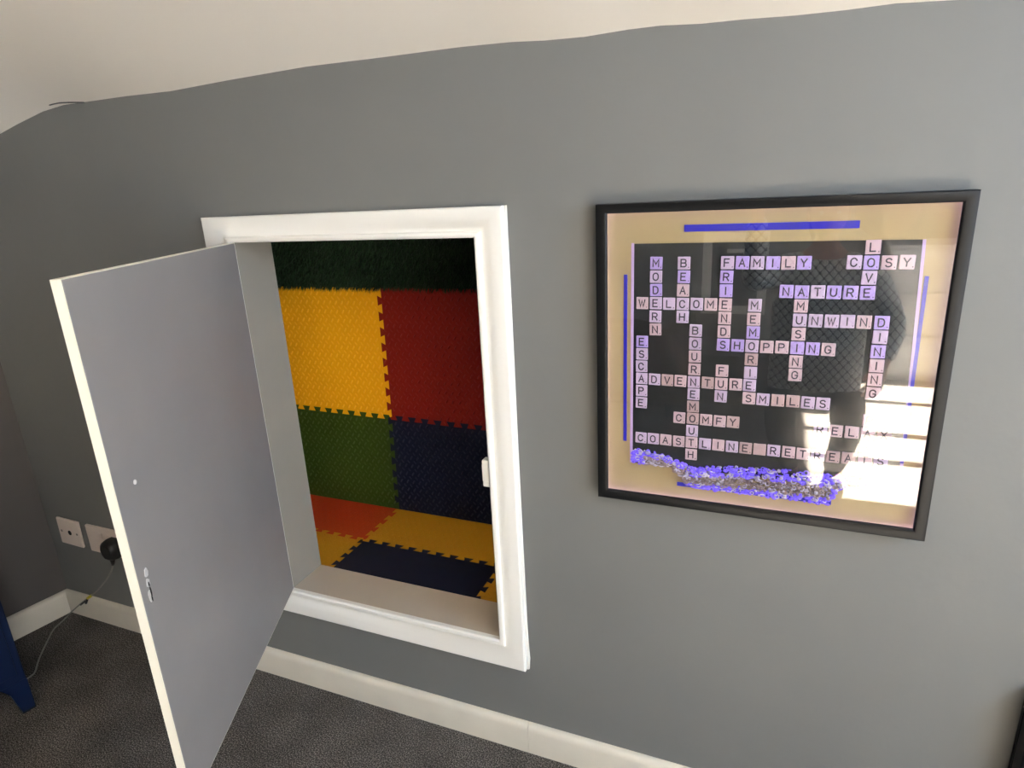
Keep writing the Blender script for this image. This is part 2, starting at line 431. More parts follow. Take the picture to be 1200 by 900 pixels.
put('foam_mat', [Vector(p) for p in hr] + [Vector((R0, 1.085))] + vtop[::-1][:-1], wallp, NW, 'red', (-0.84, R0, 0.63, 1.09), True, 'dark red foam mat upright under the grass, right of the yellow one')
put('foam_mat', [Vector((L0, ZF))] + vbot + hl[::-1][1:], wallp, NW, 'green', (L0, -0.83, ZF, 0.65), True, 'green foam mat upright on the back of the hatch below the yellow one')
put('foam_mat', [Vector((R0, ZF))] + hr[::-1] + vbot[::-1][1:], wallp, NW, 'blue', (-0.85, R0, ZF, 0.65), True, 'navy foam mat upright on the back of the hatch below the red one')
SX, SY, SX2, FY0, FY1 = -0.844, 0.2865, -0.371, 0.1172, YB-0.0005
fl = fixteeth((L0, 0.298), (SX, 0.2865)); fr = fixteeth((SX, SY), (SX2, 0.2865)); fr2 = fixteeth((SX2, 0.2865), (0.1, 0.2865))
sb = fixteeth((SX, SY), (SX, FY1)); sf = fixteeth((SX, FY0), (SX, SY)); s2 = fixteeth((SX2, FY0), (SX2, 0.2865))
put('foam_mat', fl + sb[1:] + [Vector((L0, FY1))], floorp, NF, 'orange_red', (L0, SX, 0.29, FY1), True, 'orange red foam mat on the hatch floor in the far left corner')
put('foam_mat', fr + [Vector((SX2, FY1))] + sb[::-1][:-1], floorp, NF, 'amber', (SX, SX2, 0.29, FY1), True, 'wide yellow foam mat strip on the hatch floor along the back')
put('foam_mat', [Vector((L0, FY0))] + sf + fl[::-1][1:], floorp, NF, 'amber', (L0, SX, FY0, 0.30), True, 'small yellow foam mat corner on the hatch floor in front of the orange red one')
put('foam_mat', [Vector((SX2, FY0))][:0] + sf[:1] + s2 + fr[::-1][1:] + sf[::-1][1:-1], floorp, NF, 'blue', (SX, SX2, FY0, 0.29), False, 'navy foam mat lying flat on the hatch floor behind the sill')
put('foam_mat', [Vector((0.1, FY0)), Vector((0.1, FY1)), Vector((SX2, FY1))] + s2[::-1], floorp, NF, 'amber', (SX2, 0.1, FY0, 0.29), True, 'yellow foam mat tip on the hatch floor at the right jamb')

# artificial grass on the sloping eaves above the mats
gp = empty('artificial_grass', (-0.83, 0.47, 1.07), 'dark green artificial grass sheet sloping above the foam mats inside the hatch', 'artificial grass')
GA, GB = Vector((0, 0.010, -0.004)), Vector((0, -0.29, 0.42))   # bottom, top of slope (local)
bm = bmesh.new()
prism(bm, [(-0.5, GA.y, GA.z), (0.5, GA.y, GA.z), (0.5, GB.y, GB.z), (-0.5, GB.y, GB.z)], (0, 0.012, 0.010))
build('turf_backing', bm, mat('turf_backing', (0.010, 0.020, 0.008), 0.9), gp)
bm = bmesh.new(); rg = random.Random(3)
sl = (GB-GA); gn = Vector((0, -sl.z, sl.y)).normalized()
if gn.z > 0: gn = -gn
for k in range(17000):
    v = rg.random()**1.3; p = GA + sl*v + Vector((rg.uniform(-0.49, 0.49), 0, 0))
    h = rg.uniform(0.010, 0.018); w = rg.uniform(0.0009, 0.0016)
    d = (gn + Vector((rg.uniform(-.7, .7), rg.uniform(-.45, .45), rg.uniform(-.75, .15)))).normalized()
    s = Vector((1, 0, 0)).cross(d); s = (Vector((1, 0, 0))*rg.uniform(-1, 1) + s*rg.uniform(-1, 1)); s = s.normalized()*w if s.length > 1e-3 else Vector((w, 0, 0))
    m_ = p + d*h*0.6; tip = p + d*h + Vector((0, 0, -0.005))
    f1 = [bm.verts.new(q) for q in (p-s, p+s, m_+s*0.8, m_-s*0.8, tip)]
    mi = 0 if rg.random() < .6 else 1
    bm.faces.new(f1[:4]).material_index = mi; bm.faces.new((f1[3], f1[2], f1[4])).material_index = mi
o = build('grass_blades', bm, [mat('grass_dark', (0.006, 0.022, 0.005), 0.7), mat('grass_mid', (0.013, 0.040, 0.010), 0.7)], gp, recalc=False); o['kind'] = 'stuff'

# ------------------------------------------------------------------ framed crossword
FX0, FX1, FZ0, FZ1 = 0.0, 0.56, 0.7355, 1.2989
fc = Vector((0.28, 0.0, 1.017))
pic = empty('framed_picture', fc, 'square black framed crossword of letter tiles lit in blue and purple on the grey wall', 'picture')
def local(bm): return shift(bm, fc)
M_frame = mat('black_frame', (0.007, 0.0074, 0.0078), 0.42, 0.24)
bm = bmesh.new()
sweep_rect(bm, (0.0195, 0.5415, 0.7535, 1.2825), (FX0, FX1, FZ0, FZ1), [(0.60, 0.0105), (0.60, 0.0200), (0, 0.0215), (0, 0.0255), (0.08, 0.0275), (0.18, 0.0285), (0.88, 0.0300), (0.97, 0.0293), (1.0, 0.0270), (1.0, 0.0010), (0.9, 0.0010), (0.9, 0.0105)])
build('frame_moulding', local(bm), M_frame, pic, smooth=30)
bm = boxbm(0.004, 0.556, -0.008, -0.0012, 0.7395, 1.295); build('backing_board', local(bm), M_dark, pic)
bm = boxbm(0.004, 0.556, -0.0095, -0.0080, 0.7395, 1.295)
build('gold_mount', local(bm), mat('gold_mount', (0.39, 0.30, 0.150), 0.5, 0.3, noise=(9, 0.06)), pic)
BX0, BX1, BZ0, BZ1 = 0.0650, 0.5005, 0.8100, 1.2293
bm = bmesh.new(); prism(bm, [(BX0, -0.0095, BZ0), (0.514, -0.0095, BZ0), (BX1, -0.0095, BZ1), (BX0, -0.0095, BZ1)][:4], (0, -0.0015, 0))
build('black_board', local(bm), mat('black_acrylic', (0.019, 0.021, 0.023), 0.12, 0.5), pic)
M_lav = mat('painted_led_glow', (0.40, 0.29, 0.46), 0.4, emit=(0.60, 0.46, 1.0), es=0.09)  # LED glow on the mount put into strips by lavender colour and emission
o = build('edge_glow_strip', local(boxbm(BX0-0.0050, BX0-0.0002, -0.0110, -0.0095, BZ0, BZ1+0.001)), M_lav, pic); o['label'] = 'lavender strip imitating LED glow left of the black board'
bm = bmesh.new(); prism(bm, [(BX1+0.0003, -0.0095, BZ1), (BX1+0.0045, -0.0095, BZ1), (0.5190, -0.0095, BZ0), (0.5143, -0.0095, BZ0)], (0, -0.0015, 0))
o = build('edge_glow_strip', local(bm), M_lav, pic); o['label'] = 'lavender strip imitating LED glow right of the black board'
M_blue = mat('blue_light_slot', (0.02, 0.02, 0.3), 0.3, emit=lin((42, 32, 160)), es=0.13)
for x0, x1, z0, z1 in ((0.150, 0.4142, 1.2480, 1.2595), (0.0468, 0.0530, 0.8540, 1.1752), (0.1510, 0.4165, 0.7725, 0.7800)):
    bm = boxbm(x0, x1, -0.0112, -0.0095, z0, z1); build('light_bar', local(bm), M_blue, pic)
bm = bmesh.new(); prism(bm, [(0.5118, -0.0095, 0.864), (0.5168, -0.0095, 0.864), (0.5152, -0.0095, 1.1743), (0.5097, -0.0095, 1.1743)], (0, -0.0017, 0))
build('light_bar', local(bm), M_blue, pic)
# LED tape tucked inside the frame lip
M_led = mat('led_tape', (0.8, 0.7, 0.8), 0.4, emit=(0.64, 0.50, 1.0), es=7.0)
bm = bmesh.new(); led = [(0.0092, 0.5518, 0.7438, 1.2922)]
x0, x1, z0, z1 = led[0]; n = 56
for k in range(n):
    u = (k+0.5)/n
    for b in ((x0, x0+0.0006, z0+(z1-z0)*u), (x1-0.0006, x1, z0+(z1-z0)*u)):
        box(bm, b[0], b[1], -0.0170, -0.0115, b[2]-0.0024, b[2]+0.0024)
    xx = x0+(x1-x0)*u
    for b in ((z0, z0+0.0006), (z1-0.0006, z1)):
        box(bm, xx-0.0024, xx+0.0024, -0.0170, -0.0115, b[0], b[1])
build('led_tape', local(bm), M_led, pic)

# letter tiles
WORDS = [('MODERN', 1, 0, 0), ('BEACH', 3, 0, 0), ('WELCOME', 0, 3, 1), ('FRIENDS', 6, 0, 0), ('FAMILY', 6, 0, 1), ('MEMORIES', 8, 3, 0), ('SHOPPING', 6, 6, 1),
         ('BOURNEMOUTH', 4, 5, 0), ('ESCAPE', 0, 6, 0), ('ADVENTURE', 0, 9, 1), ('FUN', 6, 8, 0), ('SMILES', 8, 10, 1), ('COMFY', 3, 12, 1), ('RELAX', 13, 12, 1),
         ('LOVE', 15, -1, 0), ('COSY', 14, 0, 1), ('NATURE', 10, 2, 1), ('AMUSING', 11, 2, 0), ('UNWIND', 11, 4, 1), ('DINING', 16, 4, 0), ('COASTLINE RETREATS', 0, 14, 1), ('P', 16, 11, 0), ('R', 16, 13, 0)]
cells = {}
for w, c, r, across in WORDS:
    for k, ch in enumerate(w): cells[(c+(k if across else 0), r+(0 if across else k))] = ch
M_tiles = [mat('tile_'+n_, c, 0.35, 0.4, noise=(120, 0.05)) for n_, c in (('pink', (0.58, 0.43, 0.48)), ('lilac', (0.45, 0.34, 0.72)), ('pale', (0.55, 0.44, 0.61)), ('rose', (0.46, 0.33, 0.34)))]
M_ink = mat('tile_ink', (0.02, 0.015, 0.03), 0.5)
STROKES = {   # thin upright capitals as centre lines, 0..1 wide and high; six numbers = an arc
 'A': [[(0, 0), (.5, 1), (1, 0)], [(.2, .36), (.8, .36)]], 'B': [[(0, .52), (.55, .52), (.58, .76, .36, .24, -90, 90), (0, 1), (0, 0), (.6, .26, .40, .26, -90, 90)]],
 'C': [[(.5, .62, .46, .38, 15, 90), (.5, .62, .5, .38, 90, 180), (.5, .38, .5, .38, 180, 270), (.5, .38, .46, .38, 270, 345)]],
 'D': [[(0, 0), (0, 1), (.45, 1), (.45, .6, .5, .4, 90, 0), (.45, .4, .5, .4, 0, -90), (0, 0)]], 'E': [[(.9, 1), (0, 1), (0, 0), (.9, 0)], [(0, .52), (.78, .52)]],
 'F': [[(.9, 1), (0, 1), (0, 0)], [(0, .50), (.78, .50)]], 'G': [[(.5, .62, .46, .38, 15, 90), (.5, .62, .5, .38, 90, 180), (.5, .38, .5, .38, 180, 270), (.5, .38, .46, .38, 270, 360), (.96, .48), (.55, .48)]],
 'H': [[(0, 0), (0, 1)], [(.95, 0), (.95, 1)], [(0, .52), (.95, .52)]], 'I': [[(.5, 0), (.5, 1)]], 'L': [[(.1, 1), (.1, 0), (.95, 0)]],
 'M': [[(-.05, 0), (-.05, 1), (.5, .35), (1.05, 1), (1.05, 0)]], 'N': [[(0, 0), (0, 1), (.95, 0), (.95, 1)]],
 'O': [[(.5, .62, .5, .38, 0, 180), (.5, .38, .5, .38, 180, 360), (1, .62)]], 'P': [[(0, 0), (0, 1), (.55, 1), (.55, .73, .4, .27, 90, -90), (0, .46)]],
 'R': [[(0, 0), (0, 1), (.55, 1), (.55, .74, .38, .26, 90, -90), (0, .48)], [(.5, .48), (.95, 0)]],
 'S': [[(.5, .76, .42, .24, 20, 180), (.5, .74, .42, .22, 180, 270), (.5, .26, .45, .26, 90, 0), (.5, .24, .45, .24, 0, -160)]],
 'T': [[(0, 1), (1, 1)], [(.5, 0), (.5, 1)]], 'U': [[(0, 1), (0, .4), (.48, .38, .48, .38, 180, 360), (.96, 1)]], 'V': [[(0, 1), (.5, 0), (1, 1)]],
 'W': [[(-.1, 1), (.22, 0), (.5, .85), (.78, 0), (1.1, 1)]], 'X': [[(0, 0), (1, 1)], [(0, 1), (1, 0)]], 'Y': [[(0, 1), (.5, .45), (1, 1)], [(.5, .45), (.5, 0)]]}
glyphs = {}
def glyph(ch):
    """outline letter with its little full stop, centred, 12.5 mm tall cap height, facing -y"""
    if ch in glyphs: return glyphs[ch]
    bm = bmesh.new(); w = 0.00105
    for st in STROKES[ch]:
        P = []
        for p in st:
            if len(p) == 2: P.append(Vector((p[0]*0.0088, p[1]*0.0125)))
            else:                                       # arc: cx, cy, rx, ry, from, to
                n = 9
                for k in range(n+1):
                    a = math.radians(p[4] + (p[5]-p[4])*k/n); P.append(Vector(((p[0]+p[2]*math.cos(a))*0.0088, (p[1]+p[3]*math.sin(a))*0.0125)))
        L = len(P); left = []; right = []
        for k, q in enumerate(P):
            d0 = (q-P[k-1]).normalized() if k and (q-P[k-1]).length > 1e-6 else None
            d1 = (P[k+1]-q).normalized() if k < L-1 and (P[k+1]-q).length > 1e-6 else None
            d0 = d0 or d1; d1 = d1 or d0
            n0 = Vector((-d0.y, d0.x)); n1 = Vector((-d1.y, d1.x)); mn = (n0+n1)
            mn = mn.normalized() if mn.length > 0.1 else n0
            sc = w/max(0.45, mn.dot(n0)); e = d0*(w if k == L-1 else 0) - d1*(w if k == 0 else 0)
            e = e*0.0 if ch in 'OD' else e*0.6
            left.append(q+e+mn*sc); right.append(q+e-mn*sc)
        tp = [[bm.verts.new((v.x-0.0049, y, v.y-0.0062)) for v in side] for side in (left, right) for y in (-0.0004, 0.0003)]
        for k in range(L-1):
            for a, b in ((0, 2), (1, 0), (3, 1), (2, 3)): bm.faces.new((tp[a][k], tp[a][k+1], tp[b][k+1], tp[b][k]))
        for k in (0, L-1): bm.faces.new((tp[0][k], tp[2][k], tp[3][k], tp[1][k]))
    bmesh.ops.recalc_face_normals(bm, faces=bm.faces)
    disc(bm, (0.0080, 0.0003, -0.0070), 0.0009, (0, -1, 0), 0.0006, 8)
    glyphs[ch] = bm; return bm
def glyph_mesh(ch):
    me = bpy.data.meshes.new('letter'); glyph(ch).to_mesh(me); me.materials.append(M_ink); return me
gm = {}
tile_me = []
for m_ in M_tiles:
    bm = boxbm(-0.0106, 0.0106, -0.0022, 0.0, -0.0109, 0.0109)
    bmesh.ops.bevel(bm, geom=[e for e in bm.edges], offset=0.0008, segments=1, affect='EDGES')
    bmesh.ops.recalc_face_normals(bm, faces=bm.faces)
    me = bpy.data.meshes.new('letter_tile'); bm.to_mesh(me); bm.free(); me.materials.append(m_); tile_me.append(me)
pos = lambda c, r: Vector((0.0810 + 0.02363*c + (0.0008 if c > 15 else 0), -0.0110, 1.1955 - 0.02362*r)) - fc
order = sorted(cells, key=lambda k: (-k[0], k[1]))
tr = random.Random(11); rest = bmesh.new()
for i, (c, r) in enumerate(order):
    ch = cells[(c, r)]
    if r <= 2: mi = tr.choice((1, 1, 2, 0))
    elif r <= 6: mi = tr.choice((1, 2, 0, 0, 2))
    else: mi = tr.choice((0, 0, 0, 3, 2)) if c > 1 else 2
    p = pos(c, r) + Vector((tr.uniform(-.0004, .0004), 0, tr.uniform(-.0004, .0004)))
    rot = tr.uniform(-.02, .02)
    if i < 100:
        t = link('letter_tile', tile_me[mi], pic); t.location = p; t.rotation_euler = (0, rot, 0)
        if ch != ' ':
            if ch not in gm: gm[ch] = glyph_mesh(ch)
            l = link('letter', gm[ch], t); l.location = (0, -0.0024, 0)
            t['label'] = 'tile with a letter ' + ch
        else: t['label'] = 'blank tile'
    else:
        Mx = Matrix.Translation(p) @ Matrix.Rotation(rot, 4, 'Y')
        nb = len(rest.verts); tmp = tile_me[mi].copy(); rest.from_mesh(tmp); bpy.data.meshes.remove(tmp)
        rest.verts.ensure_lookup_table(); vs = rest.verts[nb:]
        bmesh.ops.transform(rest, verts=vs, matrix=Mx)
        for f in {f for v in vs for f in v.link_faces}: f.material_index = mi
        nb = len(rest.verts); me = gm.setdefault(ch, None) or glyph_mesh(ch); gm[ch] = me; rest.from_mesh(me)
        rest.verts.ensure_lookup_table(); vs = rest.verts[nb:]
        bmesh.ops.transform(rest, verts=vs, matrix=Mx @ Matrix.Translation((0, -0.0024, 0)))
        for f in {f for v in vs for f in v.link_faces}: f.material_index = 4
o = build('letter_tiles', rest, M_tiles + [M_ink], pic, recalc=False); o['kind'] = 'stuff'; o['label'] = 'lettered tiles down the left side of the board'

# loose clear and violet plastic chips heaped along the bottom of the picture
TOPL = [(0.065, 0.843), (0.095, 0.842), (0.120, 0.839), (0.150, 0.829), (0.176, 0.819), (0.200, 0.821), (0.235, 0.828), (0.274, 0.832), (0.33, 0.834), (0.392, 0.836), (0.446, 0.831), (0.472, 0.829)]
BOTL = [(0.065, 0.811), (0.137, 0.808), (0.150, 0.800), (0.162, 0.792), (0.170, 0.773), (0.414, 0.772), (0.418, 0.795), (0.440, 0.812), (0.472, 0.820)]
def interp(L, x):
    for (a, za), (b, zb) in zip(L, L[1:]):
        if a <= x <= b: return za + (zb-za)*(x-a)/(b-a)
    return L[-1][1]
bm = bmesh.new(); rc = random.Random(5)
for k in range(1500):
    x = rc.uniform(0.066, 0.472); zt, zb = interp(TOPL, x), interp(BOTL, x)
    z = rc.uniform(zb+0.003, max(zt-0.003, zb+0.004)); v = (z-zb)/(zt-zb+1e-6)
    y = -0.0115 - rc.random()*0.0085
    R_ = rc.uniform(0.0022, 0.0042); q = Matrix.Rotation(rc.uniform(0, PI), 3, 'X') @ Matrix.Rotation(rc.uniform(0, PI), 3, 'Z')
    vio = v > 0.58 or (x > 0.17 and v < 0.24) or x < 0.09
    mi = (0 if rc.random() < .72 else 1) if vio else (2 if rc.random() < .68 else 1)
    if rc.random() < 0.65:
        nu, nv, r2 = 9, 5, R_*0.34; ring = []
        for a in range(nu):
            A = 2*PI*a/nu
            ring.append([bm.verts.new(Vector((x, y, z)) - fc + q @ Vector(((R_+r2*math.cos(2*PI*b/nv))*math.cos(A), (R_+r2*math.cos(2*PI*b/nv))*math.sin(A), r2*math.sin(2*PI*b/nv)))) for b in range(nv)])
        for a in range(nu):
            for b in range(nv):
                f = bm.faces.new((ring[a][b], ring[(a+1) % nu][b], ring[(a+1) % nu][(b+1) % nv], ring[a][(b+1) % nv])); f.material_index = mi; f.smooth = True
    else:
        g = bmesh.ops.create_icosphere(bm, subdivisions=1, radius=R_, matrix=Matrix.Translation(Vector((x, y, z)) - fc))
        for f in {f for v_ in g['verts'] for f in v_.link_faces}: f.material_index = mi
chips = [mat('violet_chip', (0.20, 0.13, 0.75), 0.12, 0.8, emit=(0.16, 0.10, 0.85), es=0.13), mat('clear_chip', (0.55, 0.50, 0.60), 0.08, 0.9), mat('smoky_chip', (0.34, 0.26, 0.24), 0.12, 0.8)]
o = build('decorative_chips', bm, chips, pic, recalc=False); o['kind'] = 'stuff'; o['label'] = 'heap of clear and violet plastic chips'
bm = boxbm(0.0195, 0.5415, -0.0242, -0.0222, 0.7535, 1.2825); build('glass', local(bm), glass_mat('picture_glass', f0=0.05), pic)

# ------------------------------------------------------------------ sockets, plug and lead
M_plate = mat('white_socket_plastic', (0.70, 0.60, 0.53), 0.35, 0.4)
so = empty('cable_outlet_plate', (-1.787, 0.0, 0.327), 'single white wall plate with a round hole nearest the room corner', 'wall plate')
so.rotation_euler = (0, 0.03, 0)
build('plate', boxbm(-0.053, 0.053, -0.0085, 0.0, -0.048, 0.048), M_plate, so, bevel=0.004, seg=3)
bm = bmesh.new(); disc(bm, (0.003, -0.0080, 0.000), 0.0085, (0, -1, 0), 0.0010); build('cable_hole', bm, M_dark, so)
for x in (-0.036, 0.038):
    bm = bmesh.new(); disc(bm, (x, -0.0080, 0.001), 0.0042, (0, -1, 0), 0.0012); build('screw', bm, mat('screw_metal', (0.25, 0.22, 0.2), 0.4, metal=0.8), so)
ds = empty('wall_socket', (-1.615, 0.0, 0.325), 'white double mains socket on the wall behind the open hatch door', 'socket')
build('plate', boxbm(-0.082, 0.082, -0.0095, 0.0, -0.048, 0.048), M_plate, ds, bevel=0.004, seg=3)
for x in (-0.011, 0.026):
    bm = boxbm(x-0.0085, x+0.0085, -0.0135, -0.009, 0.010, 0.030); build('switch', bm, M_plate, ds, bevel=0.002)
bm = bmesh.new()
for cx_ in (0.050,):
    box(bm, cx_-0.003, cx_+0.003, -0.0100, -0.0092, 0.004, 0.016); box(bm, cx_-0.016, cx_-0.008, -0.0100, -0.0092, -0.020, -0.015); box(bm, cx_+0.008, cx_+0.016, -0.0100, -0.0092, -0.020, -0.015)
build('pin_slots', bm, M_dark, ds)
pl = empty('power_plug', (-1.560, -0.0105, 0.318), 'black mains plug with thin pale lead in the double socket', 'plug')
M_plug = mat('black_rubber', (0.012, 0.012, 0.012), 0.45, 0.4)
def plug_loop(s):
    P = [(-0.024, 0.026), (-0.010, 0.032), (0.010, 0.032), (0.024, 0.026), (0.030, 0.008), (0.026, -0.014), (0.012, -0.030), (-0.012, -0.030), (-0.026, -0.014), (-0.030, 0.008)]
    return [(x*s, z*s) for x, z in P]
bm = bmesh.new(); rows = []
for y, s in ((0, 1.0), (-0.014, 1.02), (-0.030, 0.92), (-0.040, 0.70)): rows.append([bm.verts.new((x, y, z)) for x, z in plug_loop(s*1.08)])
for a, b in zip(rows, rows[1:]):
    for k in range(10): bm.faces.new((a[k], a[(k+1) % 10], b[(k+1) % 10], b[k]))
bm.faces.new(rows[0][::-1]); bm.faces.new(rows[-1])
build('plug_body', bm, M_plug, pl, bevel=0.003, smooth=50)
bm = bmesh.new(); tube(bm, [(0, -0.022, -0.024), (0, -0.024, -0.036), (-0.001, -0.026, -0.050)], [0.0085, 0.0070, 0.0045], 12); build('strain_relief', bm, M_plug, pl)
lp = [(-1.561, -0.0365, 0.268), (-1.572, -0.040, 0.245), (-1.610, -0.042, 0.203), (-1.674, -0.045, 0.148), (-1.728, -0.055, 0.110), (-1.790, -0.066, 0.062), (-1.832, -0.078, 0.024), (-1.848, -0.100, 0.006), (-1.815, -0.140, 0.0045), (-1.774, -0.184, 0.0045), (-1.735, -0.222, 0.0045), (-1.700, -0.252, 0.0045), (-1.690, -0.272, 0.0045), (-1.69, -0.33, 0.0045)]
lp = [Vector(p) - Vector(pl.location) for p in lp]
bm = bmesh.new(); tube(bm, spline(lp, 6), 0.0023, 8); o = build('lead', bm, mat('pale_lead', (0.25, 0.245, 0.21), 0.5), pl); o['label'] = 'thin pale grey lead'
sp = spline(lp, 6)[20:24]
bm = bmesh.new(); tube(bm, sp[0:3], 0.0046, 8); o = build('lead_tape', bm, mat('yellow_tape', (0.50, 0.42, 0.03), 0.5), pl); o['label'] = 'yellow tape on the lead'
bm = bmesh.new(); tube(bm, [p + Vector((-0.008, 0, -0.008)) for p in spline(lp, 6)[22:26]], 0.0042, 8); tube(bm, [sp[2], sp[2] + Vector((-0.003, -0.008, -0.016))], 0.0035, 6)
o = build('cable_tie', bm, M_plug, pl); o['label'] = 'black tie on the lead'

# ------------------------------------------------------------------ blue metal cabinet
cab = empty('blue_cabinet', (-1.552, -0.342, 0.0), 'blue metal locker cabinet on tapered legs in the left corner', 'cabinet', rz=math.atan2(-0.187, 1.0)*1.0)
M_bl = mat('blue_metal', (0.002, 0.011, 0.048), 0.38, 0.45)
LEN, DEP, TOP = 0.62, 0.27, 0.78
bm = boxbm(-DEP, 0, -LEN, 0, 0.098, TOP); build('body', bm, M_bl, cab, bevel=0.004)
for s0, s1 in ((-0.305, -0.018), (-0.602, -0.315)):
    d = build('cabinet_door', boxbm(0.0015, 0.0060, s0, s1, 0.126, TOP-0.03), M_bl, cab, bevel=0.002)
    build('door_handle', boxbm(0.006, 0.016, (s0+0.235 if s0 < -0.4 else s0+0.02), (s0+0.255 if s0 < -0.4 else s0+0.04), 0.42, 0.50), M_bl, d, bevel=0.003)
bm = boxbm(-0.002, 0.0012, -LEN+0.01, -0.0165, 0.1245, TOP-0.0285); build('door_gap', bm, M_dark, cab)
for x0, sx in ((0.0, -1), (-DEP, 1)):
    for y0, sy in ((0.0, -1), (-LEN, 1)):
        bm = bmesh.new()
        prism(bm, [(x0, y0, 0.100), (x0, y0+sy*0.060, 0.100), (x0, y0+sy*0.044, 0.072), (x0, y0+sy*0.030, 0.004), (x0, y0+sy*0.002, 0.004)], (sx*0.022, 0, 0))
        prism(bm, [(x0, y0, 0.100), (x0+sx*0.060, y0, 0.100), (x0+sx*0.044, y0, 0.072), (x0+sx*0.030, y0, 0.004), (x0+sx*0.002, y0, 0.004)], (0, sy*0.022, 0))
        l = build('leg', bm, M_bl, cab)
        f = build('rubber_foot', boxbm(min(x0, x0+sx*0.030), max(x0, x0+sx*0.030), min(y0, y0+sy*0.031), max(y0, y0+sy*0.031), 0.0, 0.006), M_plug, l)

# ------------------------------------------------------------------ black furniture at the right edge
bc = empty('black_panel', (0.7465, -0.002, 0.0), 'slim black panel standing against the grey wall at the lower right edge', 'panel heater')  # unidentified black furniture edge, made slim so it won't shade the wall
M_bk = mat('black_laminate', (0.006, 0.006, 0.007), 0.5, 0.3)
build('panel', boxbm(0.0, 0.60, -0.045, -0.008, 0.05, 0.47), M_bk, bc, bevel=0.004)
build('rear_plate', boxbm(0.0, 0.60, -0.009, 0.0, 0.05, 0.47), M_bk, bc)
for x in (0.06, 0.50): build('foot', boxbm(x, x+0.03, -0.10, 0.0, 0.0, 0.05), M_bk, bc, bevel=0.003)

# ------------------------------------------------------------------ the rest of the room, seen mirrored in the picture glass
# framed low hatch on the opposite wall
oh = empty('grey_cupboard_front', (0.0, FY, 0.0), 'grey framed low cupboard front on the wall opposite, mirrored in the picture glass', 'cupboard')
M_gp = mat('pale_grey_paint', (0.66, 0.66, 0.65), 0.5)
bm = bmesh.new(); sweep_rect(bm, (-0.17, 0.165, 0.40, 0.885), (-0.235, 0.23, 0.34, 0.955), [(0, 0), (0, 0.018), (0.2, 0.024), (1, 0.026), (1, 0)])
bmesh.ops.scale(bm, verts=bm.verts, vec=(1, -1, 1)); build('surround', bm, M_gp, oh)
d = build('cupboard_door', boxbm(-0.168, 0.163, 0.0, 0.012, 0.402, 0.883), mat('charcoal_panel', (0.03, 0.03, 0.032), 0.5), oh)
build('rail', boxbm(-0.06, 0.10, 0.012, 0.020, 0.80, 0.83), M_gp, d)
# brown armchair
ac = empty('armchair', (-0.62, -2.62, 0.0), 'brown round backed armchair, mirrored at the left of the picture glass', 'armchair')
M_arm = mat('brown_fabric', (0.085, 0.065, 0.052), 0.9, 0.1, bump=(200, 0.2, 0.002))
def rounded(w, h, r, n=8):
    P = [(-w/2, 0), (w/2, 0)]
    for k in range(n+1): P.append((w/2-r+r*math.cos(PI/2*k/n), h-r+r*math.sin(PI/2*k/n)))
    for k in range(n+1): P.append((-w/2+r-r*math.sin(PI/2*k/n), h-r+r*math.cos(PI/2*k/n)))
    return P
bm = bmesh.new(); prism(bm, [(x, 0.02, z+0.08) for x, z in rounded(0.90, 0.49, 0.30)], (0, 0.16, 0)); build('backrest', bm, M_arm, ac, bevel=0.03, seg=4, smooth=40)
build('seat', boxbm(-0.32, 0.32, -0.60, 0.03, 0.12, 0.38), M_arm, ac, bevel=0.04, seg=4, smooth=40)
for x in (-0.385, 0.385): build('armrest', boxbm(x-0.06, x+0.06, -0.60, 0.03, 0.10, 0.50), M_arm, ac, bevel=0.04, seg=4, smooth=40)
for x in (-0.38, 0.38):
    for y in (-0.54, 0.12):
        bm = bmesh.new(); tube(bm, [(x, y, 0.12), (x, y, 0.0)], [0.024, 0.015], 10); build('leg', bm, M_bk, ac)
# pale chest of drawers
dr = empty('chest_of_drawers', (1.40, FY+0.01, 0.0), 'pale grey chest of drawers against the wall opposite, mirrored at the right of the glass', 'drawers')
build('carcass', boxbm(-0.45, 0.45, 0.0, 0.42, 0.03, 0.86), M_gp, dr, bevel=0.003)
build('top', boxbm(-0.46, 0.46, 0.0, 0.44, 0.86, 0.885), M_gp, dr, bevel=0.003)
build('plinth', boxbm(-0.43, 0.43, 0.02, 0.40, 0.0, 0.03), M_gp, dr)
for z in (0.05, 0.325, 0.60):
    d = build('drawer', boxbm(-0.44, 0.44, 0.42, 0.438, z, z+0.255), M_gp, dr, bevel=0.003)
    build('handle', boxbm(-0.07, 0.07, 0.438, 0.455, z+0.16, z+0.175), M_bk, d, bevel=0.003)
# round pendant lamp
pd = empty('pendant_lamp', (0.800, -2.75, 1.15), 'brown globe pendant lamp, mirrored at the top right of the picture glass', 'lamp')
bm = bmesh.new(); bmesh.ops.create_uvsphere(bm, u_segments=28, v_segments=18, radius=0.15); build('lamp_shade', bm, mat('brown_shade', (0.16, 0.10, 0.075), 0.8), pd, smooth=0)
bm = bmesh.new(); tube(bm, [(0, 0, 0.14), (0, 0, 1.26)], 0.004, 8); build('cord', bm, M_bk, pd)
bm = bmesh.new(); tube(bm, [(0, 0, 1.235), (0, 0, 1.262)], [0.03, 0.045], 16); build('ceiling_rose', bm, M_white, pd)

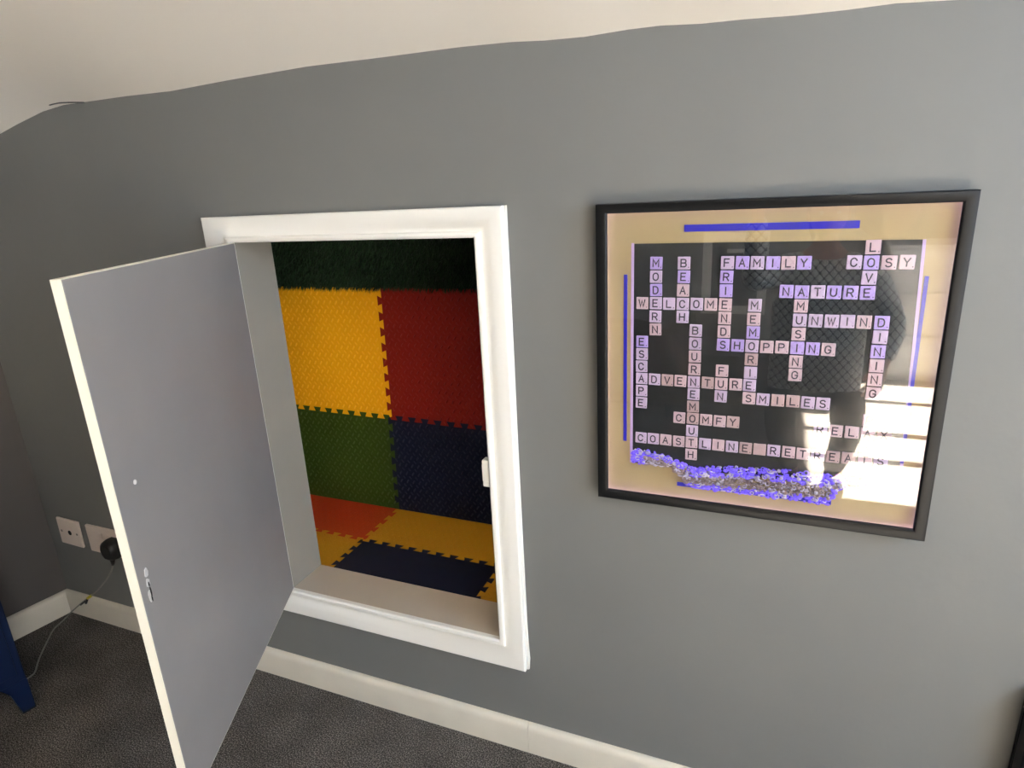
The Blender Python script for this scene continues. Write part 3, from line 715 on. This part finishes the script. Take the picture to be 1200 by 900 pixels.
# ------------------------------------------------------------------ photographer mirrored in the glass, and the phone
def skin_bm(nodes, edges, sub=2):
    """nodes: name -> ((x,y,z), rx, ry); a skinned skeleton as a finished bmesh"""
    names = list(nodes); me = bpy.data.meshes.new('skeleton')
    me.from_pydata([nodes[n][0] for n in names], [(names.index(a), names.index(b)) for a, b in edges], [])
    o = bpy.data.objects.new('skeleton', me); C.objects.link(o)
    o.modifiers.new('s', 'SKIN')
    if not me.skin_vertices:
        bpy.context.view_layer.objects.active = o
        bm_ = bmesh.new(); bm_.from_mesh(me); bm_.verts.layers.skin.verify(); bm_.to_mesh(me); bm_.free()
    for i, n in enumerate(names):
        sv = me.skin_vertices[0].data[i]; sv.radius = nodes[n][1:3]; sv.use_root = (i == 0)
    m2 = o.modifiers.new('u', 'SUBSURF'); m2.levels = sub; m2.render_levels = sub
    ev = bpy.data.meshes.new_from_object(o.evaluated_get(bpy.context.evaluated_depsgraph_get()))
    bm_ = bmesh.new(); bm_.from_mesh(ev)
    bpy.data.objects.remove(o); bpy.data.meshes.remove(ev)
    for f in bm_.faces: f.smooth = True
    return bm_
per = empty('person', (0.47, -1.74, 0.0), 'person in a dark diamond quilted jacket holding up a phone, mirrored in the picture glass', 'person')
M_skin = mat('skin', (0.52, 0.30, 0.21), 0.5, 0.3)
def quilt_mat():
    m = mat('quilted_nylon', (0.30, 0.31, 0.31), 0.35, 0.5)
    nt = m.node_tree; b = nt.nodes['Principled BSDF']
    tc = nt.nodes.new('ShaderNodeTexCoord'); sx = nt.nodes.new('ShaderNodeSeparateXYZ'); nt.links.new(tc.outputs['Object'], sx.inputs[0])
    def M_(op, a, b_):
        n = nt.nodes.new('ShaderNodeMath'); n.operation = op
        for i, v in enumerate((a, b_)):
            if isinstance(v, (int, float)): n.inputs[i].default_value = v
            else: nt.links.new(v, n.inputs[i])
        return n.outputs[0]
    u = M_('MULTIPLY', sx.outputs['X'], 95.0); v = M_('MULTIPLY', sx.outputs['Z'], 80.0)
    a = M_('ABSOLUTE', M_('SINE', M_('ADD', u, v), 0), 0); c = M_('ABSOLUTE', M_('SINE', M_('SUBTRACT', u, v), 0), 0)
    h = M_('POWER', M_('MULTIPLY', a, c), 0.45)
    bp = nt.nodes.new('ShaderNodeBump'); bp.inputs['Strength'].default_value = 1.0; bp.inputs['Distance'].default_value = 0.016
    cr = nt.nodes.new('ShaderNodeValToRGB'); cr.color_ramp.elements[0].position = 0.30; cr.color_ramp.elements[0].color = (0.012, 0.012, 0.013, 1)
    cr.color_ramp.elements[1].position = 0.52; cr.color_ramp.elements[1].color = (0.70, 0.72, 0.71, 1)
    nt.links.new(h, cr.inputs['Fac']); nt.links.new(cr.outputs['Color'], b.inputs['Base Color'])
    nt.links.new(h, bp.inputs['Height']); nt.links.new(bp.outputs['Normal'], b.inputs['Normal'])
    return m
# body (coordinates relative to the person's base)
pb = lambda p: (p[0]-0.46, p[1]+1.64, p[2])
N = {'pelvis': ((0, 0, 0.50), .105, .075), 'waist': ((0, 0, 0.64), .095, .07), 'chest': ((0, 0, 0.86), .12, .08), 'collar': ((0, 0, 1.00), .07, .055), 'neck': ((0.0, 0.01, 1.07), .042, .042), 'skull': ((0, 0.02, 1.13), .05, .055),
     'shl': ((-0.165, 0, 0.97), .045, .045), 'ell': ((-0.255, 0.20, 0.95), .034, .034), 'wrl': ((-0.245, 0.455, 1.245), .022, .022),
     'shr': ((0.165, 0, 0.97), .045, .045), 'elr': ((0.272, 0.0, 0.735), .034, .034), 'wrr': ((0.22, 0.16, 0.60), .022, .022),
     'hpl': ((-0.115, 0, 0.44), .078, .075), 'knl': ((-0.118, 0.02, 0.26), .052, .052), 'anl': ((-0.05, 0, 0.06), .030, .032), 'tol': ((-0.055, 0.09, 0.035), .030, .022),
     'hpr': ((0.140, 0, 0.44), .060, .075), 'knr': ((0.145, 0.02, 0.26), .050, .050), 'anr': ((0.10, 0, 0.06), .030, .032), 'tor': ((0.11, 0.09, 0.035), .030, .022)}
ED = [('pelvis', 'waist'), ('waist', 'chest'), ('chest', 'collar'), ('collar', 'neck'), ('neck', 'skull'), ('collar', 'shl'), ('shl', 'ell'), ('ell', 'wrl'), ('collar', 'shr'), ('shr', 'elr'), ('elr', 'wrr'),
      ('pelvis', 'hpl'), ('hpl', 'knl'), ('knl', 'anl'), ('anl', 'tol'), ('pelvis', 'hpr'), ('hpr', 'knr'), ('knr', 'anr'), ('anr', 'tor')]
bm = skin_bm(N, ED)
# head with face
hd = Matrix.Translation((0, 0.015, 1.185))
g = bmesh.ops.create_uvsphere(bm, u_segments=24, v_segments=18, radius=1.0)
for v in g['verts']:
    x, y, z = v.co; jaw = 1 - 0.30*max(0, -z)**1.5
    v.co = hd @ Vector((x*0.070*jaw, y*0.088*(1-0.1*max(0, -z)) + (0.010*max(0, -z) if y > 0 else 0), z*0.112))
for f in {f for v in g['verts'] for f in v.link_faces}: f.smooth = True
def blob(bm, c, s, seg=10):
    g = bmesh.ops.create_uvsphere(bm, u_segments=seg, v_segments=max(6, seg-2), radius=1.0)
    for v in g['verts']: v.co = Vector(c) + Vector((v.co.x*s[0], v.co.y*s[1], v.co.z*s[2]))
    for f in {f for v in g['verts'] for f in v.link_faces}: f.smooth = True
blob(bm, (0, 0.104, 1.172), (0.011, 0.016, 0.022)); blob(bm, (0, 0.100, 1.160), (0.014, 0.013, 0.009))
for s in (-1, 1): blob(bm, (s*0.071, 0.010, 1.180), (0.008, 0.016, 0.026))
blob(bm, (0, 0.097, 1.133), (0.022, 0.008, 0.006))
# hands: palm and five bent fingers each
def hand(w, d, side, cl):
    """w wrist, d hand direction, side thumb direction, cl curl direction"""
    w, d, side, cl = Vector(w), Vector(d).normalized(), Vector(side).normalized(), Vector(cl).normalized()
    tube(bm, [w-d*0.02, w+d*0.015, w+d*0.045, w+d*0.062], [0.019, 0.024, 0.026, 0.018], 12)
    tube(bm, [w+d*0.020+side*0.010, w+d*0.050+side*0.016, w+d*0.060+side*0.014], [0.016, 0.013, 0.010], 10)
    tube(bm, [w+d*0.020-side*0.010, w+d*0.050-side*0.016, w+d*0.060-side*0.014], [0.016, 0.013, 0.010], 10)
    for k, L in enumerate((0.060, 0.068, 0.063, 0.048)):
        b = w + d*0.056 + side*(0.024-0.016*k)
        tube(bm, [b-d*0.01, b+d*L*0.35+cl*0.004, b+d*L*0.65+cl*L*0.30, b+d*L*0.70+cl*L*0.62], [0.0085, 0.0082, 0.0075, 0.0058], 8)
    b = w + d*0.018 + side*0.020
    tube(bm, [b-side*0.01, b+side*0.016+d*0.016+cl*0.004, b+side*0.020+d*0.038+cl*0.014, b+side*0.016+d*0.052+cl*0.020], [0.011, 0.0100, 0.0088, 0.0065], 8)
hand((-0.245, 0.455, 1.245), (-0.03, 0.20, 0.95), (0.92, 0.38, 0), (0.3, 0.6, 0.1))
hand((0.22, 0.16, 0.60), (-0.25, 0.75, -0.55), (-0.6, 0.1, 0.7), (-0.7, 0.1, -0.5))
build('body', bm, M_skin, per, recalc=False)
bm = bmesh.new()
for s in (-1, 1): blob(bm, (s*0.028, 0.090, 1.190), (0.011, 0.009, 0.008))
build('eyes', bm, mat('eye', (0.6, 0.58, 0.55), 0.2), per)
bm = bmesh.new(); blob(bm, (0, -0.010, 1.212), (0.080, 0.092, 0.098), 20); tube(bm, [(0, -0.06, 1.20), (0, -0.085, 1.12), (0, -0.085, 1.02)], [0.07, 0.065, 0.03], 14)
build('hair', bm, mat('dark_hair', (0.03, 0.02, 0.014), 0.5), per)
J = {'waist': ((0, 0, 0.64), .195, .115), 'chest': ((0, 0, 0.84), .200, .115), 'hem': ((0, 0, 0.43), .200, .115), 'collar': ((0, 0, 0.985), .105, .085), 'neck': ((0, 0.005, 1.04), .060, .058), 'shl': ((-0.165, 0, 0.965), .070, .070), 'ell': ((-0.255, 0.20, 0.945), .052, .052), 'wrl': ((-0.243, 0.415, 1.20), .036, .036),
     'shr': ((0.165, 0, 0.965), .070, .070), 'elr': ((0.272, 0.0, 0.735), .058, .058), 'wrr': ((0.225, 0.135, 0.625), .038, .038)}
bm = skin_bm(J, [('waist', 'chest'), ('waist', 'hem'), ('chest', 'collar'), ('collar', 'neck'), ('collar', 'shl'), ('shl', 'ell'), ('ell', 'wrl'), ('collar', 'shr'), ('shr', 'elr'), ('elr', 'wrr')])
build('jacket', bm, quilt_mat(), per, recalc=False)
T = {'pelvis': ((0, 0, 0.50), .150, .090), 'hpl': ((-0.120, 0, 0.42), .100, .090), 'knl': ((-0.118, 0.02, 0.26), .078, .066), 'anl': ((-0.05, 0, 0.085), .048, .044), 'hpr': ((0.140, 0, 0.42), .068, .085), 'knr': ((0.145, 0.02, 0.26), .058, .060), 'anr': ((0.10, 0, 0.085), .044, .042)}
bm = skin_bm(T, [('pelvis', 'hpl'), ('hpl', 'knl'), ('knl', 'anl'), ('pelvis', 'hpr'), ('hpr', 'knr'), ('knr', 'anr')])
build('trousers', bm, mat('black_trousers', (0.012, 0.012, 0.013), 0.8, 0.15), per, recalc=False)
for x in (-0.055, 0.108):
    bm = bmesh.new(); blob(bm, (x, 0.045, 0.036), (0.046, 0.110, 0.042), 16)
    for v in bm.verts: v.co.z = max(v.co.z, 0.0)
    build('shoe', bm, M_bk, per)
cm = cam.matrix_world
ph = empty('smartphone', cm @ Vector((-0.055, -0.02, 0.016)), 'black phone held up by the mirrored person to take the photo', 'phone')
ph.rotation_euler = cm.to_euler()
build('phone_body', boxbm(-0.078, 0.078, -0.038, 0.038, -0.003, 0.005), M_bk, ph, bevel=0.006, seg=3)
build('screen', boxbm(-0.074, 0.074, -0.034, 0.034, 0.005, 0.0056), mat('phone_screen', (0.02, 0.02, 0.025), 0.1, 0.6), ph)
